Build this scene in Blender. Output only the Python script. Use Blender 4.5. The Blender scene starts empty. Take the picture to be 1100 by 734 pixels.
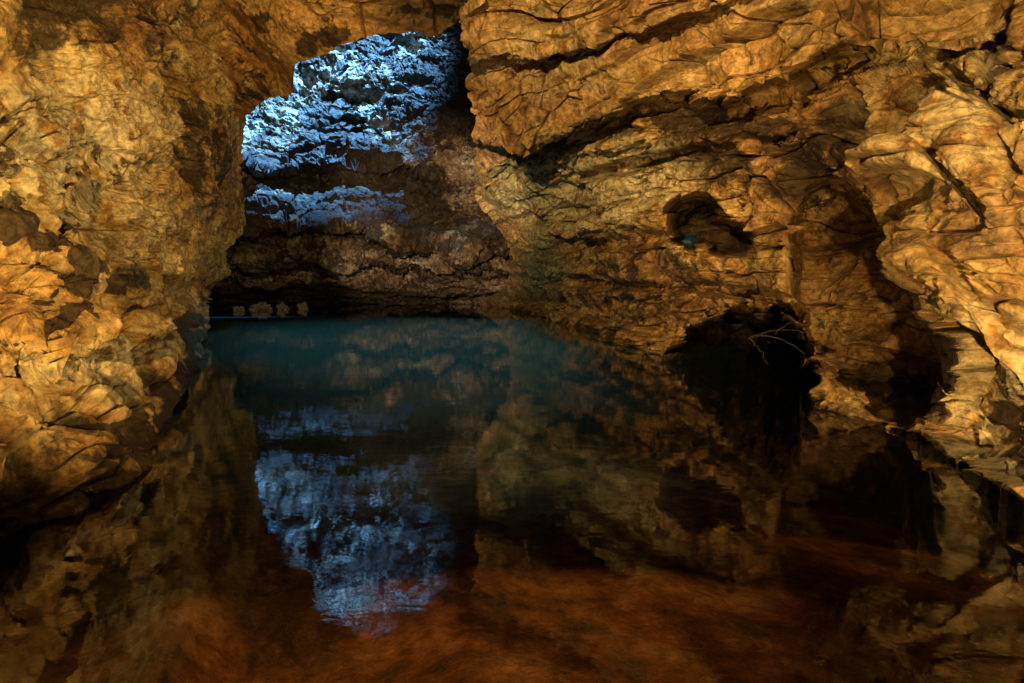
import bpy, math, numpy as np
from mathutils import Vector
rng=np.random.default_rng(7)
scene=bpy.context.scene
F=611.0; TH=math.radians(6.0); CH=2.0
# ---------------------------------------------------------------- numpy noise
def h3(x,y,z,s):
    h=(x.astype(np.int64)*374761393 + y.astype(np.int64)*668265263 + z.astype(np.int64)*2147483647 + s*1274126177) & 0xffffffff
    h=((h^(h>>13))*1274126177)&0xffffffff
    h=((h^(h>>16))*2246822519)&0xffffffff
    return ((h^(h>>15))&0xffffff)/float(0xffffff)
def vn(p,s=0):
    i=np.floor(p); f=p-i; f=f*f*f*(f*(f*6-15)+10)
    x,y,z=i[:,0],i[:,1],i[:,2]; r=0
    for a in (0,1):
        wa=f[:,0] if a else 1-f[:,0]
        for b in (0,1):
            wb=f[:,1] if b else 1-f[:,1]
            for c in (0,1):
                wc=f[:,2] if c else 1-f[:,2]
                r=r+wa*wb*wc*h3(x+a,y+b,z+c,s)
    return r*2-1
def fbm(p,o=4,s=0,g=0.5):
    r=0;a=1.;t=0
    for k in range(o):
        r=r+a*vn(p*(2.03**k)+k*17.3,s+k); t+=a; a*=g
    return r/t
def facet(p,s=0):
    # piecewise-linear (flat faced) noise on a rotated tetrahedral lattice
    r=np.random.default_rng(s); Q,_=np.linalg.qr(r.normal(size=(3,3))); p=p@Q+r.uniform(0,50,3)
    i=np.floor(p); f=p-i; o=np.argsort(-f,axis=1); fs=np.take_along_axis(f,o,1)
    c=i.copy(); n=np.arange(len(p)); val=(1-fs[:,0])*h3(c[:,0],c[:,1],c[:,2],s)
    w=[fs[:,0]-fs[:,1],fs[:,1]-fs[:,2],fs[:,2]]
    for k in range(3):
        c[n,o[:,k]]+=1; val=val+w[k]*h3(c[:,0],c[:,1],c[:,2],s)
    return val*2-1
def cell(p,s=0):
    i=np.floor(p); n=len(p)
    F1=np.full(n,9.);F2=np.full(n,9.); rid=np.zeros(n); rv=np.zeros((n,3)); dv=np.zeros((n,3))
    for a in (-1,0,1):
        for b in (-1,0,1):
            for c in (-1,0,1):
                x,y,z=i[:,0]+a,i[:,1]+b,i[:,2]+c
                h1=h3(x,y,z,s);h2=h3(x,y,z,s+11);h4=h3(x,y,z,s+23)
                d=np.stack([x+h1-p[:,0],y+h2-p[:,1],z+h4-p[:,2]],1)
                q=np.sqrt((d*d).sum(1)); m=q<F1
                F2=np.where(m,F1,np.minimum(F2,q)); F1=np.where(m,q,F1)
                dv[m]=d[m]; rid[m]=((h1*7.3+h2*3.1+h4*5.7)%1.0)[m]
                rv[m]=np.stack([(h1*13.7)%1,(h2*9.1)%1,(h4*11.9)%1],1)[m]*2-1
    return F1,F2,rid,rv,dv
def sst(a,b,x):
    t=np.clip((x-a)/(b-a),0,1); return t*t*(3-2*t)
# ---------------------------------------------------------------- cave survey helpers
def unproj(px,py,Y):
    dx=(px-550)/F; v=(py-367)/F
    fy=math.cos(TH)-v*math.sin(TH); fz=-(math.sin(TH)+v*math.cos(TH))
    return np.stack([dx/fy*Y, Y+0*dx, CH+fz/fy*Y],-1)
class TPS:
    def __init__(s,pts,reg=0.02):
        a=np.array(pts,float); s.c=a[:,:2]/400.; val=np.log(a[:,2]); n=len(a)
        K=s.k(s.c,s.c)+np.eye(n)*reg
        Pm=np.c_[np.ones(n),s.c]; A=np.zeros((n+3,n+3)); A[:n,:n]=K;A[:n,n:]=Pm;A[n:,:n]=Pm.T
        s.w=np.linalg.solve(A,np.r_[val,0,0,0]); s.n=n
    def k(s,a,b):
        d=((a[:,None]-b[None])**2).sum(-1); return d*np.log(d+1e-9)*0.5
    def __call__(s,px,py):
        q=np.c_[px.ravel(),py.ravel()]/400.; r=np.zeros(len(q))
        for j in range(0,len(q),60000):
            t=q[j:j+60000]; r[j:j+60000]=s.k(t,s.c)@s.w[:s.n]+s.w[s.n]+t@s.w[s.n+1:]
        return np.exp(r).reshape(px.shape)
def blob(px,py,cx,cy,rx,ry,ang=0,soft=0.35,wob=0.0):
    a=math.radians(ang); x=px-cx;y=py-cy
    u=(x*math.cos(a)+y*math.sin(a))/rx; v=(-x*math.sin(a)+y*math.cos(a))/ry
    r=np.sqrt(u*u+v*v)+wob
    return 1-sst(1-soft,1+soft*0.3,r)
def rockdisp(P,amp=1.0,sc=1.0,seed=0,blockz=0.8,dip=(0.03,-0.02),bed=1.0,blk=1.0,fac=1.0,ck=1.1):
    p=P.reshape(-1,3)/sc
    w=np.stack([fbm(p*0.7,3,seed+5),fbm(p*0.7+31,3,seed+6),fbm(p*0.7+77,3,seed+8)],1)
    zz=p[:,2]+p[:,0]*dip[0]+p[:,1]*dip[1]+0.14*w[:,0]
    d=0.5*fbm(p*0.33,2,seed+40)
    if not np.isscalar(bed): bed=bed.reshape(-1)
    for t,a,k in ((1.35,0.34,0),(0.5,0.17,1),(0.19,0.035,2)):
        u=zz/t+0.22*vn(p*np.array([.3,.3,.3])/t,seed+60+k)
        i=np.floor(u); f=u-i
        jx=np.floor(p[:,0]*.0)
        h=h3(i,jx,jx,seed+k*9); hn=h3(i+1,jx,jx,seed+k*9)
        m=np.clip(0.7+1.2*fbm(p*0.5/t**.5+9,2,seed+70+k),0,1.6)
        d=d+bed*a*((h+(hn-h)*sst(0.88,1.0,f))-.5)*m
        d=d-bed*a*0.55*np.exp(-((f-0.95)/0.035)**2)*m
    pz=p.copy(); pz[:,2]=zz/.75
    for L_,a,k in ((1.9,.46,0),(.85,.28,1),(.42,.13,2),(.2,.045,3),(.1,.018,4)):
        d=d+fac*a*facet(pz/L_,seed+300+k)
    q=p+0.04*w
    crack=np.zeros(len(p))
    for size,a,k in ((1.7,0.36,0),(0.7,0.14,1),(0.28,0.03,2)):
        pp=q.copy()/size; pp[:,2]=zz/size/blockz
        F1,F2,rid,rv,dv=cell(pp,seed+100+k*31)
        d=d+blk*a*(rid-.5)*(.2+.8*sst(0,.06,F2-F1))
        cm=np.clip(.3+1.9*vn(p*.6/size**.5,seed+400+k),0,1)
        e=np.exp(-((F2-F1)/0.028)**2)*cm
        d=d-blk*a*ck*e
        crack=np.maximum(crack,e*(1.,0.9,0.4)[k])
    d=d+0.035*fbm(p*3.3,5,seed+200,0.62)
    return (d*amp*sc).reshape(P.shape[:-1]),crack.reshape(P.shape[:-1])
def normals(P):
    a=np.gradient(P,axis=1); b=np.gradient(P,axis=0); n=np.cross(a,b)
    n/=np.linalg.norm(n,axis=-1,keepdims=True)+1e-9
    v=np.array([0,0,CH])-P
    sgn=np.sign((n*v).sum(-1,keepdims=True)); sgn[sgn==0]=1
    return n*sgn
def steep(Yd,th=.018):
    gx=np.abs(np.gradient(Yd,axis=1)); gy=np.abs(np.gradient(Yd,axis=0)); g=(gx+gy)/Yd
    for _ in range(3):
        g[1:-1,1:-1]=np.maximum(g[1:-1,1:-1],.9*np.maximum.reduce([g[:-2,1:-1],g[2:,1:-1],g[1:-1,:-2],g[1:-1,2:]]))
    return .12+.88/(1+(g/th)**2)
def gridmesh(name,P,mat,attrs={},smooth=False):
    R,C=P.shape[:2]; idx=np.arange(R*C).reshape(R,C)
    q=np.stack([idx[:-1,:-1],idx[1:,:-1],idx[1:,1:],idx[:-1,1:]],-1).reshape(-1,4)
    c=P[R//2,C//2]; n=np.cross(P[R//2,C//2+1]-c,P[R//2+1,C//2]-c)
    view=np.array([0,0,CH+.01])-c
    if (-n*view).sum()<0: q=q[:,::-1]
    me=bpy.data.meshes.new(name); me.vertices.add(R*C); me.vertices.foreach_set("co",P.reshape(-1).astype(np.float32))
    me.loops.add(q.size); me.loops.foreach_set("vertex_index",q.ravel().astype(np.int32))
    me.polygons.add(len(q)); me.polygons.foreach_set("loop_start",np.arange(0,q.size,4,dtype=np.int32))
    me.polygons.foreach_set("loop_total",np.full(len(q),4,dtype=np.int32))
    me.update(calc_edges=True); me.polygons.foreach_set("use_smooth",np.full(len(q),smooth,dtype=bool))
    for k,v in attrs.items():
        at=me.attributes.new(k,'FLOAT','POINT'); at.data.foreach_set("value",v.reshape(-1).astype(np.float32))
    me.validate(); me.materials.append(mat)
    ob=bpy.data.objects.new(name,me); scene.collection.objects.link(ob); return ob
# ---------------------------------------------------------------- node helpers
def newmat(name):
    m=bpy.data.materials.new(name); m.use_nodes=True; m.node_tree.nodes.clear(); return m
class N:
    def __init__(s,nt): s.nt=nt
    def n(s,t,**k):
        nd=s.nt.nodes.new(t)
        for a,b in k.items(): setattr(nd,a,b)
        return nd
    def l(s,a,b): s.nt.links.new(a,b)
    def noise(s,vec,scale,detail=6,rough=.55,dist=0):
        nd=s.n('ShaderNodeTexNoise'); nd.inputs['Scale'].default_value=scale; nd.inputs['Detail'].default_value=detail
        nd.inputs['Roughness'].default_value=rough; nd.inputs['Distortion'].default_value=dist; s.l(vec,nd.inputs['Vector']); return nd.outputs['Fac']
    def ramp(s,fac,stops,interp='LINEAR'):
        nd=s.n('ShaderNodeValToRGB'); cr=nd.color_ramp; cr.interpolation=interp
        while len(cr.elements)<len(stops): cr.elements.new(0.5)
        for e,(p,c) in zip(cr.elements,stops):
            e.position=p; e.color=(c,c,c,1) if isinstance(c,(int,float)) else (*c,1)
        s.l(fac,nd.inputs[0]); return nd.outputs[0]
    def mix(s,f,a,b,bt='MIX'):
        nd=s.n('ShaderNodeMix',data_type='RGBA',blend_type=bt)
        for v,i in ((f,0),(a,6),(b,7)):
            if isinstance(v,(int,float)): nd.inputs[i].default_value=v
            elif isinstance(v,tuple): nd.inputs[i].default_value=(*v,1)
            else: s.l(v,nd.inputs[i])
        return nd.outputs[2]
    def math(s,op,a,b=0.,clamp=False):
        nd=s.n('ShaderNodeMath',operation=op,use_clamp=clamp)
        for v,i in ((a,0),(b,1)):
            if isinstance(v,(int,float)): nd.inputs[i].default_value=v
            else: s.l(v,nd.inputs[i])
        return nd.outputs[0]
    def attr(s,name):
        nd=s.n('ShaderNodeAttribute',attribute_name=name); return nd.outputs['Fac']
def rockmat(name,cols,varnish_shade=(0.028,0.016,0.010),vlo=.56,vhi=.66,fs=1.0,rough=.55,bump=0.6,pale=(.72,.63,.40)):
    m=newmat(name); g=N(m.node_tree)
    tc=g.n('ShaderNodeTexCoord').outputs['Object']
    mp=g.n('ShaderNodeMapping'); g.l(tc,mp.inputs[0]); mp.inputs['Scale'].default_value=(.35,.35,2.6); mp.inputs['Rotation'].default_value=(.04,-.03,0)
    n1=g.noise(tc,.55*fs,7,.6,.1); n2=g.noise(tc,3.2*fs,7,.66); n3=g.noise(mp.outputs[0],1.0*fs,7,.62,.1)
    k=g.math('ADD',g.math('MULTIPLY',n1,.5),g.math('ADD',g.math('MULTIPLY',n2,.3),g.math('MULTIPLY',n3,.2)))
    c=g.ramp(k,[(.39,cols[0]),(.46,cols[1]),(.53,cols[2]),(.60,cols[3])])
    c=g.mix(g.ramp(n3,[(.52,0.),(.64,.65)]),c,cols[4])
    pm=g.math('MULTIPLY',g.attr('pale'),g.ramp(n2,[(.42,0.),(.49,1.)]))
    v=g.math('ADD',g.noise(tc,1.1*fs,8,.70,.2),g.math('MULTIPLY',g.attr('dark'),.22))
    c=g.mix(g.ramp(v,[(vlo,0.),(vhi,.9)]),c,varnish_shade)
    c=g.mix(g.math('MULTIPLY',pm,.85,True),c,pale)
    c=g.mix(g.math('MULTIPLY',g.attr('green'),g.ramp(n2,[(.36,0.),(.52,.8)])),c,(.22,.34,.18))
    c=g.mix(g.math('MULTIPLY',g.attr('crack'),.8),c,(.035,.016,.008))
    hn=g.noise(tc,8*fs,9,.76)
    c=g.mix(1.0,c,g.ramp(hn,[(.37,.38),(.61,1.25)]),'MULTIPLY')
    hgt=g.math('ADD',hn,g.math('MULTIPLY',n3,.35))
    bp=g.n('ShaderNodeBump'); bp.inputs['Strength'].default_value=bump; bp.inputs['Distance'].default_value=.18/fs; g.l(hgt,bp.inputs['Height'])
    b=g.n('ShaderNodeBsdfPrincipled'); g.l(c,b.inputs['Base Color']); g.l(bp.outputs[0],b.inputs['Normal'])
    g.l(g.ramp(n2,[(.3,rough+.2),(.7,rough-.08)]),b.inputs['Roughness']); b.inputs['Specular IOR Level'].default_value=.35
    o=g.n('ShaderNodeOutputMaterial'); g.l(b.outputs[0],o.inputs[0]); return m
m_left=rockmat("ochre_limestone",[(.15,.07,.02),(.44,.25,.08),(.62,.42,.155),(.80,.63,.32),(.20,.085,.03)],vlo=.555,vhi=.64)
m_right=rockmat("banded_limestone",[(.13,.06,.02),(.37,.20,.07),(.54,.34,.135),(.74,.55,.27),(.18,.075,.028)],vlo=.565,vhi=.66)
m_ceil=rockmat("ceiling_limestone",[(.22,.10,.035),(.46,.24,.08),(.58,.34,.12),(.64,.41,.17),(.26,.11,.04)],fs=.7,vlo=.55,vhi=.6,bump=.4)
m_back=rockmat("shaft_rock",[(.05,.033,.02),(.13,.08,.042),(.36,.28,.19),(.78,.77,.75),(.08,.048,.03)],fs=.75,vlo=.425,vhi=.48,bump=.7,varnish_shade=(.018,.012,.008),pale=(.6,.5,.42))
# ---------------------------------------------------------------- left wall
def lerpc(c,x): a=np.array(c,float); return np.interp(x,a[:,0],a[:,1])
def rows(segs): return np.concatenate([np.linspace(a,b,n,endpoint=False) for a,b,n in segs])
L=TPS([(-600,-500,4.5),(-600,200,3),(-600,800,2.5),(0,-400,10),(0,0,8),(0,200,6.6),(0,400,5.2),(0,575,4.3),(0,734,4.1),
(100,0,11),(100,200,8.6),(100,400,6.6),(100,535,5.2),(100,734,4.8),(175,480,6.8),(190,430,8.8),(200,400,11.5),(212,350,19),(214,320,22),(240,290,25),(260,240,25),
(170,300,12),(200,200,16),(258,180,25),(262,130,25),(262,60,21),(270,0,18),(180,600,6.0),(190,100,15),(230,-200,14),(300,-400,11),(250,800,6)])
py=rows([(-520,-40,110),(-40,620,700),(620,800,50)])
sil=lerpc([(-520,330),(-100,310),(60,285),(110,266),(130,262),(180,258),(240,262),(268,243),(295,245),(308,219),(350,222),(375,214),(400,206),(440,186),(480,176),(520,178),(600,190),(800,250)],py)
s=np.linspace(-650,-40,90,endpoint=False)
PX=np.concatenate([np.repeat(s[None],len(py),0), -40+(sil[:,None]+40)*np.linspace(0,1,380)[None]],1); PY=np.repeat(py[:,None],PX.shape[1],1)
Yd=L(PX,PY)
dark=np.zeros_like(Yd)
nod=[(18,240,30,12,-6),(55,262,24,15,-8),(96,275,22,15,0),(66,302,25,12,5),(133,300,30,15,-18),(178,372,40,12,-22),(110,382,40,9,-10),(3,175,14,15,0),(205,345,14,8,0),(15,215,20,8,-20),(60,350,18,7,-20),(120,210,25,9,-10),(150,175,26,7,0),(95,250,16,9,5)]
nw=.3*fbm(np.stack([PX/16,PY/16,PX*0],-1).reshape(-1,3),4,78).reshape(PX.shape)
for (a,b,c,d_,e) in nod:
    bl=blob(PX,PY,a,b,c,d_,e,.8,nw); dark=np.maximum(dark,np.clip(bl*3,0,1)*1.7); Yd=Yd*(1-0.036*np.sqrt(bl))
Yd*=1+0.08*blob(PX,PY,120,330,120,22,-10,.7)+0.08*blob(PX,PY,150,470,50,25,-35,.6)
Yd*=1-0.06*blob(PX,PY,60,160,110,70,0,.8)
edge=lerpc([(-650,870),(-300,690),(0,562),(60,544),(110,518),(150,498),(176,474),(190,440),(400,430)],PX)+nw*40
Yd+=1.0*sst(0,30,PY-edge)*sst(200,165,PX)
P=unproj(PX,PY,Yd)
fb=np.arange(1,45)[None,:,None]
last=P[:,-1:]; ray=last-np.array([0,0,CH]); ray=ray/np.linalg.norm(ray,axis=-1,keepdims=True)+np.array([-.10,0,0])
P=np.concatenate([P,last+ray*fb*0.16],1)
ext=lambda A:np.concatenate([A,np.repeat(A[:,-1:],44,1)],1)
nn=normals(P)
d,cr=rockdisp(P,0.95,1.0,seed=3,bed=.9)
low=ext(.6+.4*sst(0,90,edge-PY))
fade=(0.35+0.65*sst(0,60,ext(sil[:,None]-PX)))*ext(steep(Yd,.025))*low
P=P+nn*(d*np.where(np.arange(P.shape[1])[None]>=PX.shape[1],.5,fade))[...,None]
pale=ext(np.clip(1.2*blob(PX,PY,70,150,120,90,0,.8)+.5*blob(PX,PY,100,410,120,50,-20,.8)+.5*blob(PX,PY,160,250,60,60,0,.8),0,1))
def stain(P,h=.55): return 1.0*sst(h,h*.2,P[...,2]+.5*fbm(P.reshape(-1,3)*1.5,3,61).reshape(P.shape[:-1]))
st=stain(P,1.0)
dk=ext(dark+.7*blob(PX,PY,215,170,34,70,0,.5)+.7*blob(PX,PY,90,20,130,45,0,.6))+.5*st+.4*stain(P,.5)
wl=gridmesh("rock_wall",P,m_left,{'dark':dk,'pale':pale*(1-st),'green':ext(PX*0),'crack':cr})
# ---------------------------------------------------------------- right wall
R_=TPS([(1800,-500,3.5),(1800,300,3),(1800,800,2.6),(1100,-400,8),(1100,0,6.8),(1100,200,5.8),(1100,400,5.2),(1100,535,5.1),(1100,734,4.9),
(1010,470,6.6),(1000,200,7.4),(1000,0,8.5),(950,320,8.2),(950,455,8.3),(870,440,9.0),(870,0,10),(870,200,9.8),(740,385,14.8),(740,200,13.5),(740,0,13),(640,355,23),(620,200,18.5),(620,0,15.5),
(560,330,40),(560,290,30),(517,190,23),(510,150,20),(500,60,17),(500,0,15.5),(530,-200,12),(520,325,50),(870,734,9.5),(640,734,16),(520,500,40)])
py=rows([(-520,-30,110),(-30,560,680),(560,800,60)])
sil=lerpc([(-520,470),(-100,500),(0,518),(15,498),(60,500),(100,503),(150,510),(190,514),(215,520),(240,533),(262,543),(285,548),(300,540),(312,528),(325,508),(345,500),(800,500)],py)
sil=sil+sst(10,60,py)*sst(345,320,py)*16*fbm(np.stack([py/40,py*0,py*0],1),5,91,.6)
t=np.linspace(0,1,740)
PX=np.concatenate([sil[:,None]+(1125-sil[:,None])*t[None],np.repeat(np.linspace(1126,1800,90)[None],len(py),0)],1); PY=np.repeat(py[:,None],PX.shape[1],1)
Yd=R_(PX,PY)
q2=np.stack([PX/45,PY/45,PX*0],-1).reshape(-1,3)
wob=0.34*fbm(q2,4,77,.55).reshape(PX.shape)
F1,F2,rid,rv,dv=cell(np.stack([PX/26,PY/20,PX*0],-1).reshape(-1,3),88)
wbk=(wob*.8+.32*(rid.reshape(PX.shape)-.5))
add=np.zeros_like(Yd)
# tall arched alcove
alc=np.maximum(blob(PX,PY,900,268,50,72,-12,.14,wbk*.35),np.maximum(blob(PX,PY,918,330,62,92,-15,.14,wbk*.35),blob(PX,PY,956,388,52,72,-28,.14,wbk*.35)))
add+=3.4*alc
# hollow at the waterline
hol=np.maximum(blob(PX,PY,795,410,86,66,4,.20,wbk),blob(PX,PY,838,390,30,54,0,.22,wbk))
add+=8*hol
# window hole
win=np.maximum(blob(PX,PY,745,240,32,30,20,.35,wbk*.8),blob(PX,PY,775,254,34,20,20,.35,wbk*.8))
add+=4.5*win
add+=0.5*blob(PX,PY,1078,70,24,60,-8,.8,wob)
add+=1.6*blob(PX,PY,680,350,70,10,12,.6,wob)+1.2*blob(PX,PY,780,312,70,8,8,.6,wob)
add+=1.1*blob(PX,PY,650,262,120,9,-6,.6,wob)+1.1*blob(PX,PY,600,232,90,8,-10,.6,wob)
add+=1.2*blob(PX,PY,640,305,130,7,4,.6,wob)+1.3*blob(PX,PY,690,175,90,10,-12,.6,wob)
add+=.6*blob(PX,PY,1040,90,90,7,35,.6,wob)+.6*blob(PX,PY,1030,200,70,6,50,.6,wob)+.6*blob(PX,PY,960,60,120,8,-8,.6,wob)
# stepped shelf running down to the water beside the hollow
shl=lerpc([(480,322),(560,322),(640,334),(700,346),(740,352),(800,352),(1900,352)],PX)+wbk*14
add+=-1.6*sst(0,10,PY-shl)*sst(560,620,PX)*sst(760,730,PX)
ln=lerpc([(480,160),(515,152),(600,140),(700,108),(760,112),(830,90),(880,60),(960,40),(1100,-20),(1900,-300)],PX)+wbk*24
add+=-1.7*sst(8,-6,PY-ln)*sst(1000,860,PX)+0.8*np.exp(-((PY-ln-14)/14)**2)*sst(960,860,PX)
ln2=lerpc([(480,190),(515,186),(600,170),(700,158),(800,150),(900,150),(1900,0)],PX)+wbk*30
add+=-0.8*sst(6,-4,PY-ln2)*sst(900,800,PX)
ln3=lerpc([(480,75),(520,70),(640,50),(760,10),(900,-40),(1900,-400)],PX)+wbk*24
add+=-1.0*sst(6,-4,PY-ln3)*sst(900,700,PX)
add+=-0.5*blob(PX,PY,1045,250,60,210,-12,.8)-0.8*blob(PX,PY,828,270,28,110,-6,.8)-0.5*blob(PX,PY,1075,470,45,80,-20,.7)
add+=-0.8*blob(PX,PY,1010,330,28,130,-20,.8)-1.1*blob(PX,PY,930,160,90,34,14,.7)
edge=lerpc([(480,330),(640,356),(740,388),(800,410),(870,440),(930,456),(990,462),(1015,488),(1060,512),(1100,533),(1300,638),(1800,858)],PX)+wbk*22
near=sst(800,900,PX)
add+=-.35*near*sst(-70,0,PY-edge)
add+=3.6*near*sst(0,14,PY-edge)*(1-.8*alc)
Yd=Yd+add
P=unproj(PX,PY,Yd)
last=P[:,:1]; ray=last-np.array([0,0,CH]); ray=ray/np.linalg.norm(ray,axis=-1,keepdims=True)+np.array([.12,0,0])
P=np.concatenate([last+ray*fb[:,::-1]*0.16,P],1)
extl=lambda A:np.concatenate([np.repeat(A[:,:1],44,1),A],1)
base=unproj(PX,PY,R_(PX,PY)); base=np.concatenate([base[:,:1]+ray*fb[:,::-1]*0.16,base],1)
nn=normals(P)*.3+normals(base)*.7
bedw=extl(2.1-1.3*sst(830,960,PX))
d,cr=rockdisp(P,0.9,1.05,seed=50,blockz=.8,bed=bedw)
fade=(0.35+0.65*sst(0,60,extl(PX-sil[:,None])))*extl(steep(Yd))
P=P+nn*(d*fade)[...,None]
pale=extl(np.clip(1.3*blob(PX,PY,630,200,120,55,-8,.6)+.6*blob(PX,PY,540,310,60,25,0,.6)+.6*blob(PX,PY,1020,120,120,110,0,.8)+.8*blob(PX,PY,1050,430,70,110,0,.8)+.4*blob(PX,PY,600,60,110,60,0,.8),0,1))
green=extl(np.clip(.8*blob(PX,PY,580,285,34,46,0,.8)+.6*blob(PX,PY,550,200,50,50,0,.8),0,1))
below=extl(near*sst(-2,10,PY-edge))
dk=extl(.8*blob(PX,PY,800,165,140,60,10,.7)+1.8*hol+1.0*win+.5*blob(PX,PY,660,140,130,14,-12,.5)+.15*alc+.4*blob(PX,PY,690,310,120,60,0,.8)+.6*blob(PX,PY,890,140,30,60,0,.7)+.6*blob(PX,PY,1080,70,30,60,0,.7))+.6*stain(P,.3)+1.5*below  # varnish patches, plus shade painted into hollow, window hole and alcove
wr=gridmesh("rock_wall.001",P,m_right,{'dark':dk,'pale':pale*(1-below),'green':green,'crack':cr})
# ---------------------------------------------------------------- ceiling
cx=rows([(120,760,440)])
bot=lerpc([(120,150),(215,140),(240,134),(258,128),(270,122),(290,104),(308,98),(314,74),(335,62),(360,52),(395,41),(440,33),(472,35),(480,30),(500,13),(530,-6),(760,-24)],cx)
bot=bot+6*fbm(np.stack([cx/14,cx*0,cx*0],1),4,9)
tt=np.concatenate([np.linspace(0,.75,110,endpoint=False),np.linspace(.75,1,220)])
PXc=np.repeat(cx[None],len(tt),0); PYc=-720+(bot[None]+720)*tt[:,None]
C_=TPS([(120,-720,5.0),(400,-720,5.1),(700,-720,5),(300,-300,8.3),(550,-300,8.3),(260,0,16.5),(400,0,14.9),(530,0,15.0),(150,0,19),(200,80,22),(262,125,24),(310,98,18),(318,70,16.2),(395,40,14.6),(475,33,15.6),(700,-100,12.4)])
Yc=C_(PXc,PYc); P=unproj(PXc,PYc,Yc)
k=np.arange(1,60)[:,None,None]
P=np.concatenate([P,P[-1:]+np.array([0,.05,.14])*k],0)
d,cr=rockdisp(P,0.55,1.2,seed=90,blockz=1.0,bed=.6)
nn=normals(P); fade=np.ones(P.shape[:2]); fade[:len(tt)]=.35+.65*sst(0,40,bot[None]-PYc); fade[len(tt):]=.35
P=P+nn*(d*fade)[...,None]
extd=lambda A:np.concatenate([A,np.repeat(A[-1:],59,0)],0)
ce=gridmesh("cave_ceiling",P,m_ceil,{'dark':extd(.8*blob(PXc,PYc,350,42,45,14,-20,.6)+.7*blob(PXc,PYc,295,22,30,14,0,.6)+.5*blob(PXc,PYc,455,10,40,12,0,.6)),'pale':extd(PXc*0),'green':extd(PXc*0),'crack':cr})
# ---------------------------------------------------------------- shaft / far wall
bx=rows([(60,760,700)]); byy=rows([(-420,10,180),(10,345,460),(345,420,20)])
PXb,PYb=np.meshgrid(bx,byy)
q3=np.stack([PXb/60,PYb/60,PXb*0],-1).reshape(-1,3)
sag=28*((PXb-330)/170)*sst(330,520,PXb)          # ledges droop towards the layered wall
prof=lerpc([(-420,46),(-100,42),(35,40),(100,38),(140,36.7),(164,35.8),(178,35.2),(190,37),(200,36.5),(225,34.0),(248,32.3),(256,36),(266,37),(270,35.2),(282,36.5),(286,40),(298,42),(301,40.5),(311,43),(315,47),(322,51),(330,54),(420,56)],(PYb-sag*.5*sst(325,290,PYb)+22*fbm(q3,5,5,.55).reshape(PXb.shape)*sst(320,280,PYb)).ravel()).reshape(PXb.shape)
Yb=prof-2.0*sst(430,520,PXb)+ .004*(PXb-350)
P=unproj(PXb,PYb,Yb); nn=normals(P)
d,cr=rockdisp(P,0.75,1.5,seed=140,blockz=.6,dip=(-.08,0.02),bed=2.1,fac=1.1)
d=d+(0.3+.6*sst(200,100,PYb))*fbm(P.reshape(-1,3)*.8,7,333,.66).reshape(d.shape)
d=d*(1-.6*sst(295,318,PYb))
P=P+nn*d[...,None]
big=fbm(np.stack([PXb/50,PYb/28,PXb*0],-1).reshape(-1,3),4,901).reshape(PXb.shape)
wb=gridmesh("rock_wall.002",P,m_back,{'dark':-.35*sst(250,275,PYb)+.5*blob(PXb,PYb,490,90,40,80,0,.8)+.7*blob(PXb,PYb,330,172,110,14,-4,.6)-.9*sst(30,-50,PYb)+.5*blob(PXb,PYb,360,225,90,20,0,.6)+1.3*big*sst(260,200,PYb)*sst(0,50,PYb),'pale':.9*sst(300,320,PYb)*sst(480,520,PXb)+.2*sst(255,300,PYb),'green':PXb*0,'crack':cr})  # dark value lowered high up, painted paler to brighten the blue reflection
# ---------------------------------------------------------------- lake bed
gx=np.linspace(-32,26,400); gy=np.concatenate([np.linspace(-3,14,380,endpoint=False),np.linspace(14,66,120)])
X,Yy=np.meshgrid(gx,gy); q=np.stack([X,Yy,0*X],-1).reshape(-1,3)
zb=-.60-2.2*sst(2.5,22,Yy+.9*np.clip(X-1.0,0,9)-.2*X)+.12*fbm(q*.5,5,400).reshape(X.shape)
F1,F2,rid,rv,dv=cell(q*1.1+.2*fbm(q*2,2,4)[:,None],500); zb+=(.14*np.clip(.75-F1,0,1)*(rid>.35)).reshape(X.shape)
F1,F2,rid,rv,dv=cell(q*4.+.2*fbm(q*3,2,4)[:,None],520); zb+=(.05*np.clip(.8-F1,0,1)).reshape(X.shape)
# low submerged rock ridge slanting away from the near bank
rdist=((X+2.15)+(Yy-3.2)*.42)+.15*fbm(q*1.2,3,77).reshape(X.shape)
zb+=.30*np.exp(-(rdist/.22)**2)*sst(2.2,3.0,Yy)*sst(6.5,4.5,Yy)
m_bed=newmat("silty_shaded_bed"); g=N(m_bed.node_tree); tc=g.n('ShaderNodeTexCoord').outputs['Object']
hn=g.noise(tc,6,7,.7)
c=g.ramp(g.noise(tc,.7,9,.70,.3),[(.42,(.04,.02,.01)),(.52,(.26,.14,.065)),(.64,(.58,.40,.22))])
c=g.mix(1.,c,g.ramp(hn,[(.3,.4),(.7,1.3)]),'MULTIPLY')
sz=g.n('ShaderNodeSeparateXYZ'); g.l(tc,sz.inputs[0])
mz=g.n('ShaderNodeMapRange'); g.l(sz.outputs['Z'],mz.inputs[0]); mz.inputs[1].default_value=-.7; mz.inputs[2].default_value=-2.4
c=g.mix(mz.outputs[0],c,(.02,.014,.012))  # bed colour painted darker with depth, for light lost under water
b=g.n('ShaderNodeBsdfPrincipled'); b.inputs['Roughness'].default_value=.8; g.l(c,b.inputs['Base Color'])
bp=g.n('ShaderNodeBump'); bp.inputs['Distance'].default_value=.08; g.l(hn,bp.inputs['Height']); g.l(bp.outputs[0],b.inputs['Normal'])
o=g.n('ShaderNodeOutputMaterial'); g.l(b.outputs[0],o.inputs[0])
bed=gridmesh("lake_bed",np.stack([X,Yy,zb],-1),m_bed,{},True); bed["kind"]="structure"
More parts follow.
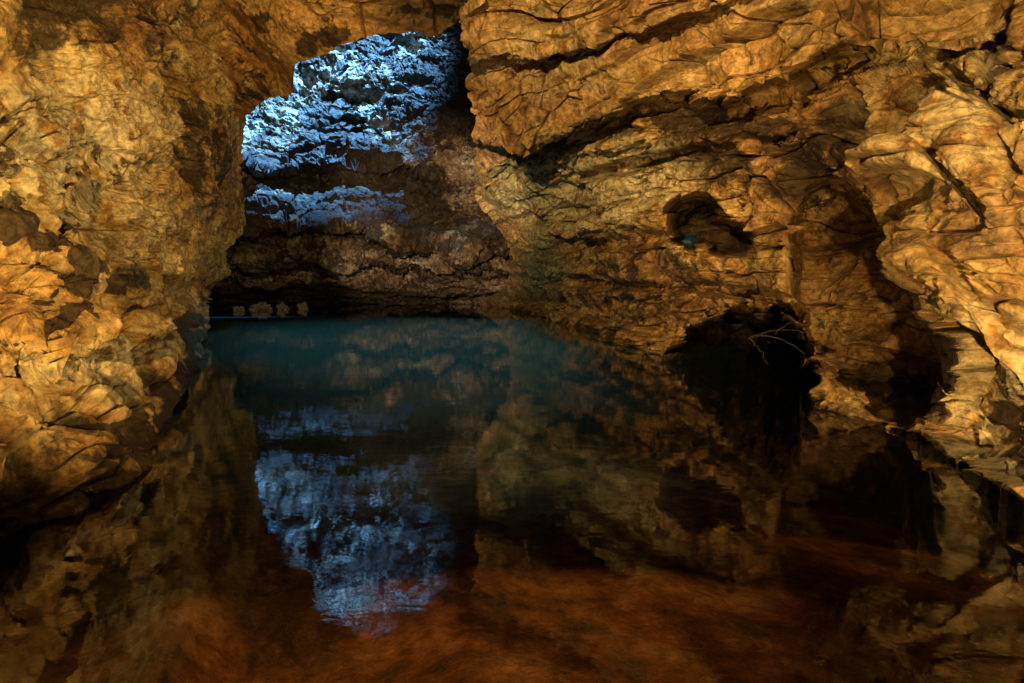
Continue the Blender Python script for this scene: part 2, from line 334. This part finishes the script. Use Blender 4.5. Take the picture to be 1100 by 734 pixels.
# ---------------------------------------------------------------- water
m_w=newmat("still_water"); g=N(m_w.node_tree); tc=g.n('ShaderNodeTexCoord').outputs['Object']
sx=g.n('ShaderNodeSeparateXYZ'); g.l(tc,sx.inputs[0])
xp=g.math('MAXIMUM',g.math('ADD',sx.outputs['X'],.0),0.)
dd=g.math('ADD',g.math('SUBTRACT',sx.outputs['Y'],g.math('MULTIPLY',xp,1.1)),g.math('MULTIPLY',g.noise(tc,.3,5,.6),5.))
mr=g.n('ShaderNodeMapRange',interpolation_type='SMOOTHSTEP'); g.l(dd,mr.inputs[0])
for i,v in ((1,6.),(2,18.),(3,.01),(4,.9)): mr.inputs[i].default_value=v
tr=g.n('ShaderNodeBsdfTransparent'); tr.inputs[0].default_value=(.86,.64,.46,1)
df=g.n('ShaderNodeBsdfDiffuse'); df.inputs[0].default_value=(.030,.074,.070,1)
m1=g.n('ShaderNodeMixShader'); g.l(mr.outputs[0],m1.inputs[0]); g.l(tr.outputs[0],m1.inputs[1]); g.l(df.outputs[0],m1.inputs[2])
gl=g.n('ShaderNodeBsdfGlossy'); gl.inputs['Roughness'].default_value=.008; gl.inputs[0].default_value=(.97,.98,1,1)
rm=g.n('ShaderNodeMapping'); g.l(tc,rm.inputs[0]); rm.inputs['Rotation'].default_value=(0,0,.5); rm.inputs['Scale'].default_value=(.8,1.7,1)
bp=g.n('ShaderNodeBump'); bp.inputs['Strength'].default_value=.2; bp.inputs['Distance'].default_value=.012
g.l(g.noise(rm.outputs[0],1.3,5,.55,.5),bp.inputs['Height']); g.l(bp.outputs[0],gl.inputs['Normal'])
fr=g.n('ShaderNodeFresnel'); fr.inputs['IOR'].default_value=1.37
m2=g.n('ShaderNodeMixShader'); g.l(fr.outputs[0],m2.inputs[0]); g.l(m1.outputs[0],m2.inputs[1]); g.l(gl.outputs[0],m2.inputs[2])
o=g.n('ShaderNodeOutputMaterial'); g.l(m2.outputs[0],o.inputs[0])
wx,wy=np.meshgrid(np.linspace(-60,60,7),np.linspace(-6,70,7))
wa=gridmesh("water",np.stack([wx,wy,0*wx],-1),m_w,{},True); wa["kind"]="structure"
# ---------------------------------------------------------------- loose rocks and driftwood
import bmesh
def boulder(px_,Y,size,mat,seed,label,z=None,flat=.6):
    bm=bmesh.new(); bmesh.ops.create_icosphere(bm,subdivisions=5,radius=1)
    V=np.array([v.co[:] for v in bm.verts]); F1,F2,rid,rv,dv=cell(V*1.6+seed*3.1,seed)
    r=.85+.35*(rid-.5)+.45*facet(V*1.5,seed)+.25*facet(V*3,seed+1)+.2*fbm(V*3+seed,5,seed)
    V=V*r[:,None]*np.array([1.1,.8,flat])*size
    for v,c_ in zip(bm.verts,V): v.co=c_
    me=bpy.data.meshes.new("boulder"); bm.to_mesh(me); bm.free(); me.materials.append(mat)
    ob=bpy.data.objects.new("boulder",me); x=float((px_-550)/F*Y); ob.location=(x,Y,size*.2 if z is None else z)
    ob.rotation_euler=(.2,.15,seed); scene.collection.objects.link(ob)
    ob["label"]=label; ob["category"]="rock"; ob["group"]="rocks along the waterline"; return ob
m_bo=rockmat("pale_boulder",[(.3,.3,.3),(.45,.45,.45),(.6,.6,.6),(.7,.7,.7),(.25,.25,.25)],fs=1.6,vlo=.60,vhi=.68)
boulder(281,40,.7,m_bo,3,"pale angular boulder half sunk at the water's edge",flat=.8)
boulder(304,41,.5,m_bo,5,"pale grey rock standing in shallow water",flat=.9)
boulder(258,39,.4,m_bo,8,"small grey rock by the far cave wall")
boulder(326,42,.45,m_bo,12,"low pale rock beside dark cave wall",flat=.7)
m_wd=newmat("wet_driftwood"); g=N(m_wd.node_tree); tc=g.n('ShaderNodeTexCoord').outputs['Object']
b=g.n('ShaderNodeBsdfPrincipled'); g.l(g.ramp(g.noise(tc,14,6,.6),[(.3,(.010,.007,.004)),(.7,(.03,.02,.012))]),b.inputs['Base Color']); b.inputs['Roughness'].default_value=.6
o=g.n('ShaderNodeOutputMaterial'); g.l(b.outputs[0],o.inputs[0])
def tube(bm,pts,r0,r1,n=8):
    pts=[Vector(p) for p in pts]; rings=[]
    for i,p in enumerate(pts):
        t_=(pts[min(i+1,len(pts)-1)]-pts[max(i-1,0)]).normalized(); u=t_.cross(Vector((0,0,1))).normalized(); w_=t_.cross(u)
        r=r0+(r1-r0)*i/(len(pts)-1)
        rings.append([bm.verts.new(p+(u*math.cos(a)+w_*math.sin(a))*r) for a in [2*math.pi*j/n for j in range(n)]])
    for a_,b_ in zip(rings[:-1],rings[1:]):
        for j in range(n): bm.faces.new((a_[j],a_[(j+1)%n],b_[(j+1)%n],b_[j]))
    bm.faces.new(rings[0]); bm.faces.new(rings[-1][::-1])
bm=bmesh.new(); ctr=unproj(np.array(832.),np.array(366.),9.6)
def bent(a,b,k,n=9,s=1):
    r=np.random.default_rng(s); a=np.array(a);b=np.array(b); out=[]
    for i in range(n):
        t_=i/(n-1); out.append(a+(b-a)*t_+np.array([0,0,k*math.sin(math.pi*t_)])+r.normal(0,.012,3))
    return [tuple(x) for x in out]
tube(bm,bent((-.45,0,.02),(.62,.2,.12),.10,s=1),.018,.008)
tube(bm,bent((-.3,.05,.06),(.5,-.1,-.25),.12,s=2),.014,.006)
tube(bm,bent((0,.05,.1),(.35,.0,.33),.05,s=3),.011,.004)
tube(bm,bent((-.4,0,.0),(-.15,-.1,-.40),.05,s=4),.012,.005)
me=bpy.data.meshes.new("driftwood"); bm.to_mesh(me); bm.free(); me.materials.append(m_wd)
dw=bpy.data.objects.new("driftwood_branch",me); dw.location=tuple(ctr); scene.collection.objects.link(dw)
dw["label"]="tangled bare driftwood branches wedged under rock overhang"; dw["category"]="branch"
wl["label"]="jagged ochre limestone wall with dark embedded nodules"; wl["category"]="cave wall"
wr["label"]="layered golden limestone wall with hollows and overhangs"; wr["category"]="cave wall"
wb["label"]="dark stepped rock face lit blue by daylight shaft"; wb["category"]="cave wall"
ce["label"]="overhanging brown limestone ceiling framing the opening"; ce["category"]="cave ceiling"
# ---------------------------------------------------------------- light
def spot(name,loc,tgt,E,col,ang,blend=.6,rad=.06):
    l=bpy.data.lights.new(name,'SPOT'); l.energy=E; l.color=col; l.spot_size=math.radians(ang); l.spot_blend=blend; l.shadow_soft_size=rad
    ob=bpy.data.objects.new(name,l); ob.location=loc; ob.rotation_euler=(Vector(tgt)-Vector(loc)).to_track_quat('-Z','Y').to_euler(); scene.collection.objects.link(ob); return ob
W=(1.,.65,.22)
spot("flood_and_fill_lamp",(1.2,.8,1.2),(-6,8,4.0),5600,W,53,.7)
spot("flood_and_fill_lamp",(-2.3,.4,1.0),(-5.5,8,3.5),1500,W,54,.7)
spot("flood_and_fill_lamp",(1.0,-1.2,.9),(6.2,8,3.0),4600,W,52,.5)
spot("flood_and_fill_lamp",(-1.6,-1.2,2.6),(6.9,10.6,3.0),900,W,22,.8)  # added narrow fill, brightens the alcove interior
spot("flood_and_fill_lamp",(2.0,.6,4.6),(6,8,2.4),2000,W,72,.5)
spot("flood_and_fill_lamp",(-2.3,0,5.0),(3.0,17,4.8),10000,W,40,.5)
spot("flood_and_fill_lamp",(1.8,-1.0,5.5),(-9,19,6),7500,W,32)
spot("flood_and_fill_lamp",(-1.6,-1.5,3.5),(-5,38,5.5),46000,(1,.66,.34),23)  # added warm fill for the lower ledges of the far wall
spot("flood_and_fill_lamp",(.3,-1.0,5.0),(-.8,5.5,-.5),2100,W,52,1.)  # added fill over the water, brightens the lake bed
spot("flood_and_fill_lamp",(-.5,-1.0,1.0),(-4,17,9),3000,W,30,1.)
spot("shaft_daylight",(-5.5,29,33),(-11.5,37,20),680000,(.15,.46,1.),56,.8,.4)
spot("shaft_daylight",(-10,31,25),(-1.5,19,0),30000,(.38,.85,1.),66,1.,2.5)
hp=unproj(np.array(741.),np.array(256.),15.5)
spot("added_glint_spot",(-.1,-.4,2.5),tuple(hp),30000,(.08,.7,.9),1.5,.8,.02)  # unseen spot by the camera, added to imitate a teal glow in the window hole
w=bpy.data.worlds.new("World"); scene.world=w; w.use_nodes=True; nt=w.node_tree
sk=nt.nodes.new('ShaderNodeTexSky'); sk.sky_type='NISHITA'; sk.sun_disc=False; sk.sun_elevation=math.radians(50); sk.sun_rotation=math.radians(180)
nt.links.new(sk.outputs[0],nt.nodes['Background'].inputs[0]); nt.nodes['Background'].inputs[1].default_value=.0008
cam=bpy.data.cameras.new("Camera"); cam.lens=20.0; cam.sensor_width=36; cam.clip_end=500; cam.clip_start=.05
co=bpy.data.objects.new("Camera",cam); co.location=(0,0,CH); co.rotation_euler=(math.radians(90)-TH,0,0); scene.collection.objects.link(co); scene.camera=co
scene.view_settings.view_transform='Standard'; scene.view_settings.look='None'; scene.view_settings.exposure=0
